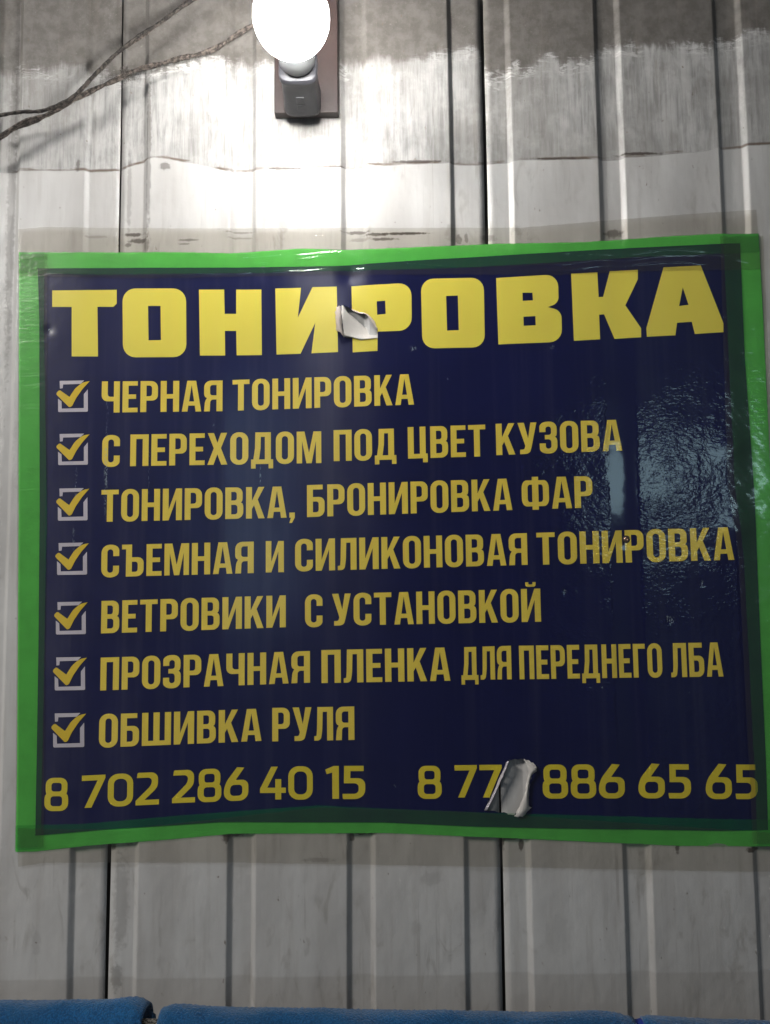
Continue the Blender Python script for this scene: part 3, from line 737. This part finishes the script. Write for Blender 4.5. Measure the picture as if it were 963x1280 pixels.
# large tear in the telephone number
flap([[c2(388,172,1), c2(330,300,1), c2(250,480,1), c2(140,718,.5)], [c2(393,182,6), c2(342,304,7), c2(268,480,6), c2(160,716,2)]], plain('pale_cut_edge', (.50, .46, .50), .35))
flap([[c2(560,156,1), c2(640,190,1), c2(700,235,2), c2(698,262,4)], [c2(590,215,6), c2(630,240,8), c2(665,262,9), c2(690,290,6)], [c2(610,300,8), c2(620,312,9), c2(635,322,8), c2(650,320,4)],
      [c2(590,390,5), c2(605,400,7), c2(615,405,6), c2(628,410,1)], [c2(570,520,5), c2(590,520,7), c2(602,520,5), c2(622,500,.6)], [c2(520,640,6), c2(560,640,8), c2(600,640,6), c2(620,660,.6)],
      [c2(480,730,6), c2(530,725,8), c2(580,710,6), c2(645,688,1)], [c2(456,778,4), c2(500,782,5), c2(550,778,4), c2(590,735,1)]], M_back)

# ------------------------------------------------------------------ SCREW
M_bronze = plain('bronze_screw_metal', (.42, .27, .19), .32, None, Metallic=.9)
def lathe(profile, seg=32):
    """profile [(r, a)] about the local y axis (a = distance toward the room)"""
    V = []; F = []; n = len(profile)
    for i in range(seg):
        th = 2*pi*i/seg
        for r, a in profile: V.append(Vector((r*cos(th), -a, r*sin(th))))
    for i in range(seg):
        for j in range(n-1):
            p, q = i*n+j, ((i+1) % seg)*n+j
            F.append((p, p+1, q+1, q))
    return V, F
sp = W(783, 674); sy = Y_PRINT + sag(sp.x, sp.z)
SC = thing('screw', 'tiny bronze screw head driven through the poster at the fourth text line', 'screw', (sp.x, sy, sp.z))
V, F = lathe([(0, -.012), (.0016, -.012), (.0016, -.0002), (.0045, 0), (.0046, .0005), (.0040, .0012), (.0030, .0021), (.0018, .0026), (.0015, .0016), (0, .0014)], 24)
mesh_obj('screw_head', [v + SC.location for v in V], F, M_bronze, SC)
V, F = lathe([(.0046, .0), (.0062, .0004), (.0064, .0010), (.0058, .0013), (.0045, .0011)], 24)
mesh_obj('washer', [v + SC.location for v in V], F, plain('dark_washer', (.10, .08, .07), .4, Metallic=.7), SC)

# ------------------------------------------------------------------ BOARD + LAMP
M_board = plain('brown_painted_board', (.046, .029, .026), .45, 60, .0008, .25)
bl, br_ = W(343, 141, -.018), W(423, 141, -.018)
board_w = br_.x - bl.x
bc = ((bl.x+br_.x)/2, -.009, bl.z + .24)
bm = bmesh.new(); box_bm(bm, bc, (board_w, .018, .48), .0018)
bd = bm_obj('mounting_board', bm, M_board, None, False)
tag(bd, 'narrow brown painted board on the metal wall behind the lit lamp', 'board')
M_holder = plain('grey_lamp_holder_plastic', (.042, .042, .050), .42, 120, .0003, .12)
M_collar = plain('pale_bulb_collar_plastic', (.34, .35, .36), .35, None)
hb_ = W(379, 143, -.018)
LAMP = thing('wall_lamp', 'lit white bulb in a grey lamp holder on the brown board', 'lamp', (hb_.x, -.018, hb_.z + .022))
lo = LAMP.location.copy()
def sq_lathe(profile, seg=40, p=4.5):
    """rounded-square section"""
    V = []; F = []; n = len(profile)
    for i in range(seg):
        th = 2*pi*i/seg; c, s = cos(th), sin(th)
        k = 1/((abs(c)**p + abs(s)**p)**(1/p))
        for r, a in profile: V.append(Vector((r*k*c, -a, r*k*s)))
    for i in range(seg):
        for j in range(n-1):
            q0, q1 = i*n+j, ((i+1) % seg)*n+j; F.append((q0, q0+1, q1+1, q1))
    return V, F
TILT = Matrix.Scale(1.12, 3) @ Matrix.Rotation(radians(-7), 3, 'X') @ Matrix.Rotation(radians(.5), 3, 'Z')
def add_l(name, VF, mat, parent=LAMP):
    V, F = VF
    return mesh_obj(name, [TILT @ v + lo for v in V], F, mat, parent)
H = add_l('lamp_holder', sq_lathe([(0, 0), (.024, 0), (.0275, .002), (.0285, .008), (.0268, .020), (.0262, .050), (.0268, .064), (.0282, .066), (.0284, .070), (.0270, .073), (.0262, .074), (0, .074)]), M_holder)
for k in range(2):
    bm = bmesh.new(); box_bm(bm, (0, 0, 0), (.012, .012, .0022), .0008)
    V = [v.co.copy() for v in bm.verts]; bm.verts.index_update(); F = [[v.index for v in f.verts] for f in bm.faces]; bm.free()
    mesh_obj('rib', [TILT @ (v + Vector((0, -.020-.016*k, -.0268))) + lo for v in V], F, M_holder, H, False)
BU = add_l('bulb', (lambda p: lathe(p, 48))([(.0205, .076), (.0235, .078), (.0258, .082), (.0275, .098), (.0300, .112), (.0305, .115), (.0, .1151)]), M_collar)
n = NT('glowing_frosted_globe'); em = n.t.nodes.new('ShaderNodeEmission'); em.inputs[0].default_value = (1.0, .985, .96, 1)
em.inputs[1].default_value = BULB_STRENGTH
n.put(em.inputs[1], n.ramp(n.y, -.1465, -.156, 0.85, BULB_STRENGTH))
M_glow = n.done(em.outputs[0])
R = .0515; gc = .155
pr = [(.0296, .1145)]
a0 = math.asin(.0296/R)
for k in range(1, 25):
    a = a0 + (pi-a0)*k/24
    pr.append((max(R*sin(a), 0), gc - R*cos(a) if k else .1145))
pr = [(r, max(a, .1145)) for r, a in pr]
mesh_obj('globe', [TILT @ v + lo for v in lathe(pr, 48)[0]], lathe(pr, 48)[1], M_glow, BU)

# ------------------------------------------------------------------ CABLES
def tube(path, r, mat, name, twist=0, seg=10, sub=10, strands=1, wob=.0006, seed=1):
    rnd = random.Random(seed)
    def cr(p0, p1, p2, p3, t): return .5*((2*p1)+(-p0+p2)*t+(2*p0-5*p1+4*p2-p3)*t*t+(-p0+3*p1-3*p2+p3)*t**3)
    pts = []
    for i in range(len(path)-1):
        for s in range(sub): pts.append(cr(path[max(i-1, 0)], path[i], path[i+1], path[min(i+2, len(path)-1)], s/sub))
    pts.append(path[-1])
    V = []; F = []
    L = 0
    for st in range(strands):
        base = len(V); L = 0
        for i, p in enumerate(pts):
            if i: L += (p-pts[i-1]).length
            d = (pts[min(i+1, len(pts)-1)]-pts[max(i-1, 0)]).normalized()
            a = d.cross(Vector((0, 1, 0))).normalized(); b = a.cross(d)
            ph = 2*pi*st/strands + L*twist
            c = p + (a*cos(ph)+b*sin(ph))*(r*.85 if strands > 1 else 0)
            c = c + Vector((wob*sin(L*90+seed), wob*sin(L*60+2*seed), wob*sin(L*75+3*seed)))
            rr_ = r*(1+.12*sin(L*310+seed)+.10*rnd.random())
            for k in range(seg):
                t = 2*pi*k/seg; V.append(c + (a*cos(t)+b*sin(t))*rr_)
        for i in range(len(pts)-1):
            for k in range(seg):
                q = base+i*seg; F.append((q+k, q+(k+1) % seg, q+seg+(k+1) % seg, q+seg+k))
    return mesh_obj(name, V, F, mat), pts
def cable_mat(name, ca, cb):
    n = NT(name)
    c = n.mix(n.ramp(n.noise(scale=160, detail=4), .4, .62), ca, cb)
    return n.done(n.bsdf(Base_Color=c, Roughness=.85, Normal=n.bump(n.noise(scale=420, detail=3), .0016)))
M_c1 = cable_mat('dusty_dark_cable', (.016, .013, .011), (.085, .070, .060))
M_c2 = cable_mat('dusty_brown_cable', (.035, .027, .022), (.16, .13, .11))
pw = lambda L: [W(a, b, -y) for a, b, y in L]
k1, p1 = tube(pw([(-30, 187, .030), (0, 171, .030), (30, 156, .028), (62, 142, .026), (100, 121, .024), (150, 97, .022), (168, 89, .020), (205, 78, .018), (255, 66, .016), (290, 48, .015), (322, 27, .018), (352, 10, .022), (370, -12, .024)]),
         0.0024, M_c2, 'cable', twist=55, strands=2, seed=3)
tag(k1, 'dusty twisted brown cable rising along the wall to the lit lamp', 'cable')
k2, p2 = tube(pw([(-30, 150, .036), (0, 144, .036), (28, 140, .036), (55, 138, .035), (82, 127, .034), (105, 108, .033), (128, 84, .030), (150, 63, .026), (185, 38, .024), (215, 18, .022), (246, -3, .020), (290, -30, .02)]),
         0.0028, M_c1, 'cable', seed=5)
tag(k2, 'dark dusty cable bending steeply up to the top of the photo, crossing the twisted cable', 'cable')
k3, p3 = tube(pw([(-30, 180, .036), (0, 168, .036), (34, 150, .034), (70, 138, .030), (98, 117, .026), (122, 92, .022), (146, 68, .020), (180, 44, .018), (200, 28, .016), (224, 10, .014), (250, -14, .014)]),
         .0021, M_c2, 'cable', seed=9)
tag(k3, 'thin brown cable lying just below the dark one, from the left edge to the top', 'cable')
# dust and cobweb fluff clinging to the cables
rnd = random.Random(11); V = []; F = []
for pts, nfl in ((p1, 900), (p2, 420), (p3, 260)):
    for _ in range(nfl):
        i = rnd.randrange(len(pts)-1); c = pts[i].lerp(pts[i+1], rnd.random())
        if c.x > WX(300, 60) and rnd.random() < .7: continue
        a = Vector((rnd.gauss(0, 1), rnd.gauss(0, 1), rnd.gauss(0, 1)-.5)).normalized()
        c = c + a*.0026; l = rnd.uniform(.002, .008); e = c + a*l*.6 + Vector((rnd.gauss(0, 1), rnd.gauss(0, 1), rnd.gauss(0, 1)))*.0018
        s = Vector((rnd.gauss(0, 1), rnd.gauss(0, 1), rnd.gauss(0, 1))).normalized()*rnd.uniform(.00015, .00045)
        b = len(V); V += [c-s, c+s, e+s*.3, e-s*.3]; F.append((b, b+1, b+2, b+3))
kn = W(157, 92, -.021)
for _ in range(420):
    a = Vector((rnd.gauss(0, 1), rnd.gauss(0, .6), rnd.gauss(0, 1.2)))*.0045
    c = kn + a; s = Vector((rnd.gauss(0, 1), rnd.gauss(0, 1), rnd.gauss(0, 1))).normalized()*.0004
    e = c + Vector((rnd.gauss(0, 1), rnd.gauss(0, 1), rnd.gauss(0, 1.5)))*.002
    b = len(V); V += [c-s, c+s, e+s, e-s]; F.append((b, b+1, b+2, b+3))
cw = mesh_obj('cobweb_dust', V, F, plain('grey_dust_fluff', (.10, .085, .075), .95), None, False)
cw['kind'] = 'stuff'; cw['label'] = 'grey brown dust and cobweb fluff clinging to the cables'; cw['category'] = 'dust'

# ------------------------------------------------------------------ TOWELS on a rail
def towel_mat():
    n = NT('blue_terry_cloth')
    a = n.noise(scale=420, detail=3, rough=.6); b = n.noise(scale=60, detail=4, off=3); c3 = n.noise(scale=14, detail=2, off=5)
    c = n.mix(n.ramp(a, .35, .65), (.008, .062, .165), (.016, .13, .33))
    c = n.mix(n.mul(n.ramp(b, .45, .7), .35), c, (.02, .13, .29))
    c = n.mix(n.mul(n.ramp(n.noise(scale=9, detail=3, off=9), .4, .65), .4), c, (.010, .052, .12))
    h = n.add(a, n.mul(b, .8))
    return n.done(n.bsdf(Base_Color=c, Roughness=.95, Sheen_Weight=.35, Sheen_Roughness=.4, Specular_IOR_Level=.1, Normal=n.bump(h, .003, 1.0, n.bump(c3, .01, .6))))
M_towel = towel_mat()
YR = -.15                                     # the rail stands this far in front of the wall
RAILZ = WZ(480, 1262)
def towel(pxs, seed, label, edge_drop=(0, 0), r=.028):
    """pxs: [(px, top py)] of the draped ridge"""
    xa, xb = W(pxs[0][0], 1262, YR).x, W(pxs[-1][0], 1262, YR).x
    top = [(W(a, b, YR).x, W(a, b, YR).z) for a, b in pxs]
    nx, na = int((xb-xa)/.004), 46
    V = []; F = []
    for i in range(nx+1):
        x = lerp(xa, xb, i/nx); zt = poly_at(top, x) - .0065
        e = min(x-xa, xb-x)
        for j in range(na+1):
            s = j/na
            if s < .40:  yy, zz = -r, -r - (.40-s)/.40*.26          # front hang
            elif s < .60:
                t = (s-.40)/.20*pi; yy, zz = -r*cos(t), -r + r*sin(t)
            else:        yy, zz = r, -r - (s-.60)/.40*.20
            fold = .004*sin(x*31+seed+2*sin(s*5)) - .0035*math.exp(-((e-.016)/.004)**2) + .0025*sin(x*77+s*9+seed) + .0012*hnoise(x*3, s*1.3, 2, seed)
            rag = .0009*sin(x*900+seed*3)*sin(s*260+x*40)
            V.append((x + (.006*sin(s*7+seed) if i in (0, nx) else 0), YR + yy + (fold if yy < 0 else -fold*.3), zt + zz + fold*.25*(1 if .4 < s < .6 else 0) + rag))
    m = na+1
    for i in range(nx):
        for j in range(na): a = i*m+j; F.append((a, a+1, a+1+m, a+m))
    c = Vector(((xa+xb)/2, YR, min(v[2] for v in V)))
    o = mesh_obj('towel', V, F, M_towel); tag(o, label, 'towel', 'blue towels hanging over the rail')
    so = o.modifiers.new('thickness', 'SOLIDIFY'); so.thickness = .005; so.offset = 1
    # loops of the terry pile along the visible top
    return o
towel([(-70, 1249), (0, 1247), (40, 1247), (100, 1247), (140, 1246), (160, 1243), (172, 1243), (180, 1247), (188, 1253)], 1.0, 'blue terry towel on the rail at the bottom left corner, with a humped end')
towel([(196, 1266), (202, 1257), (214, 1252), (228, 1252), (260, 1255), (320, 1256), (480, 1259), (620, 1261), (700, 1262), (745, 1260), (775, 1263), (788, 1268)], 4.0, 'longest blue terry towel on the rail, spanning the middle of the bottom edge')
towel([(806, 1268), (815, 1266), (860, 1269), (963, 1273), (1060, 1277)], 2.3, 'blue terry towel on the rail at the bottom right corner')
M_dtowel = plain('deep_blue_cloth', (.006, .03, .26), .9, 300, .002)
V = []; F = []
xa, xb = W(780, 1266, YR).x, W(815, 1266, YR).x
zt = W(797, 1270, YR).z - .0075
nx, na, r = 14, 24, .0265
for i in range(nx+1):
    x = lerp(xa, xb, i/nx)
    for j in range(na+1):
        s = j/na
        if s < .4: yy, zz = -r, -r-(.4-s)/.4*.24
        elif s < .6: t = (s-.4)/.2*pi; yy, zz = -r*cos(t), -r+r*sin(t)
        else: yy, zz = r, -r-(s-.6)/.4*.18
        V.append((x, YR+yy+.001*sin(x*200), zt+zz+.001*sin(x*300)))
for i in range(nx):
    for j in range(na): a = i*(na+1)+j; F.append((a, a+1, a+2+na, a+1+na))
o = mesh_obj('cloth', V, F, M_dtowel); tag(o, 'small deep blue cloth showing between the middle and right towels', 'cloth')
# patterned rail cover seen in the slit
n = NT('patterned_rail_cover')
ck = n.ramp(n.noise(1, 1, 1, scale=190, detail=1, dist=1.5), .49, .52)
M_rail = n.done(n.bsdf(Base_Color=n.mix(ck, (.03, .028, .026), (.42, .38, .34)), Roughness=.8))
rz = W(188, 1262, YR).z - .024
V = []; F = []
for i in range(61):
    x = lerp(-.85, .85, i/60); rzz = lerp(W(0, 1262, YR).z, W(963, 1287, YR).z, (x+.6)/1.2) - .030
    for k in range(16):
        t = 2*pi*k/16; V.append((x, YR + .021*cos(t), rzz + .021*sin(t)))
for i in range(60):
    for k in range(16): a = i*16; F.append((a+k, a+(k+1) % 16, a+16+(k+1) % 16, a+16+k))
F.append(tuple(range(16))); F.append(tuple(range(960, 976)))
o = mesh_obj('rail', V, F, M_rail); tag(o, 'black and white patterned rail glimpsed in the slit between two blue towels', 'rail')

# ------------------------------------------------------------------ thin haze volume, added for a glow around the bulb
n = NT('bulb_glow_haze')
pv = n.t.nodes.new('ShaderNodeVolumePrincipled'); pv.inputs['Density'].default_value = .008; pv.inputs['Color'].default_value = (.9, .9, .9, 1); pv.inputs['Anisotropy'].default_value = .2
n.t.links.new(pv.outputs[0], n.out.inputs['Volume'])
bm = bmesh.new(); box_bm(bm, (0, -2.0, 1.6), (6, 5, 5.2)); hz = bm_obj('haze', bm, n.m, None, False); hz['kind'] = 'stuff'
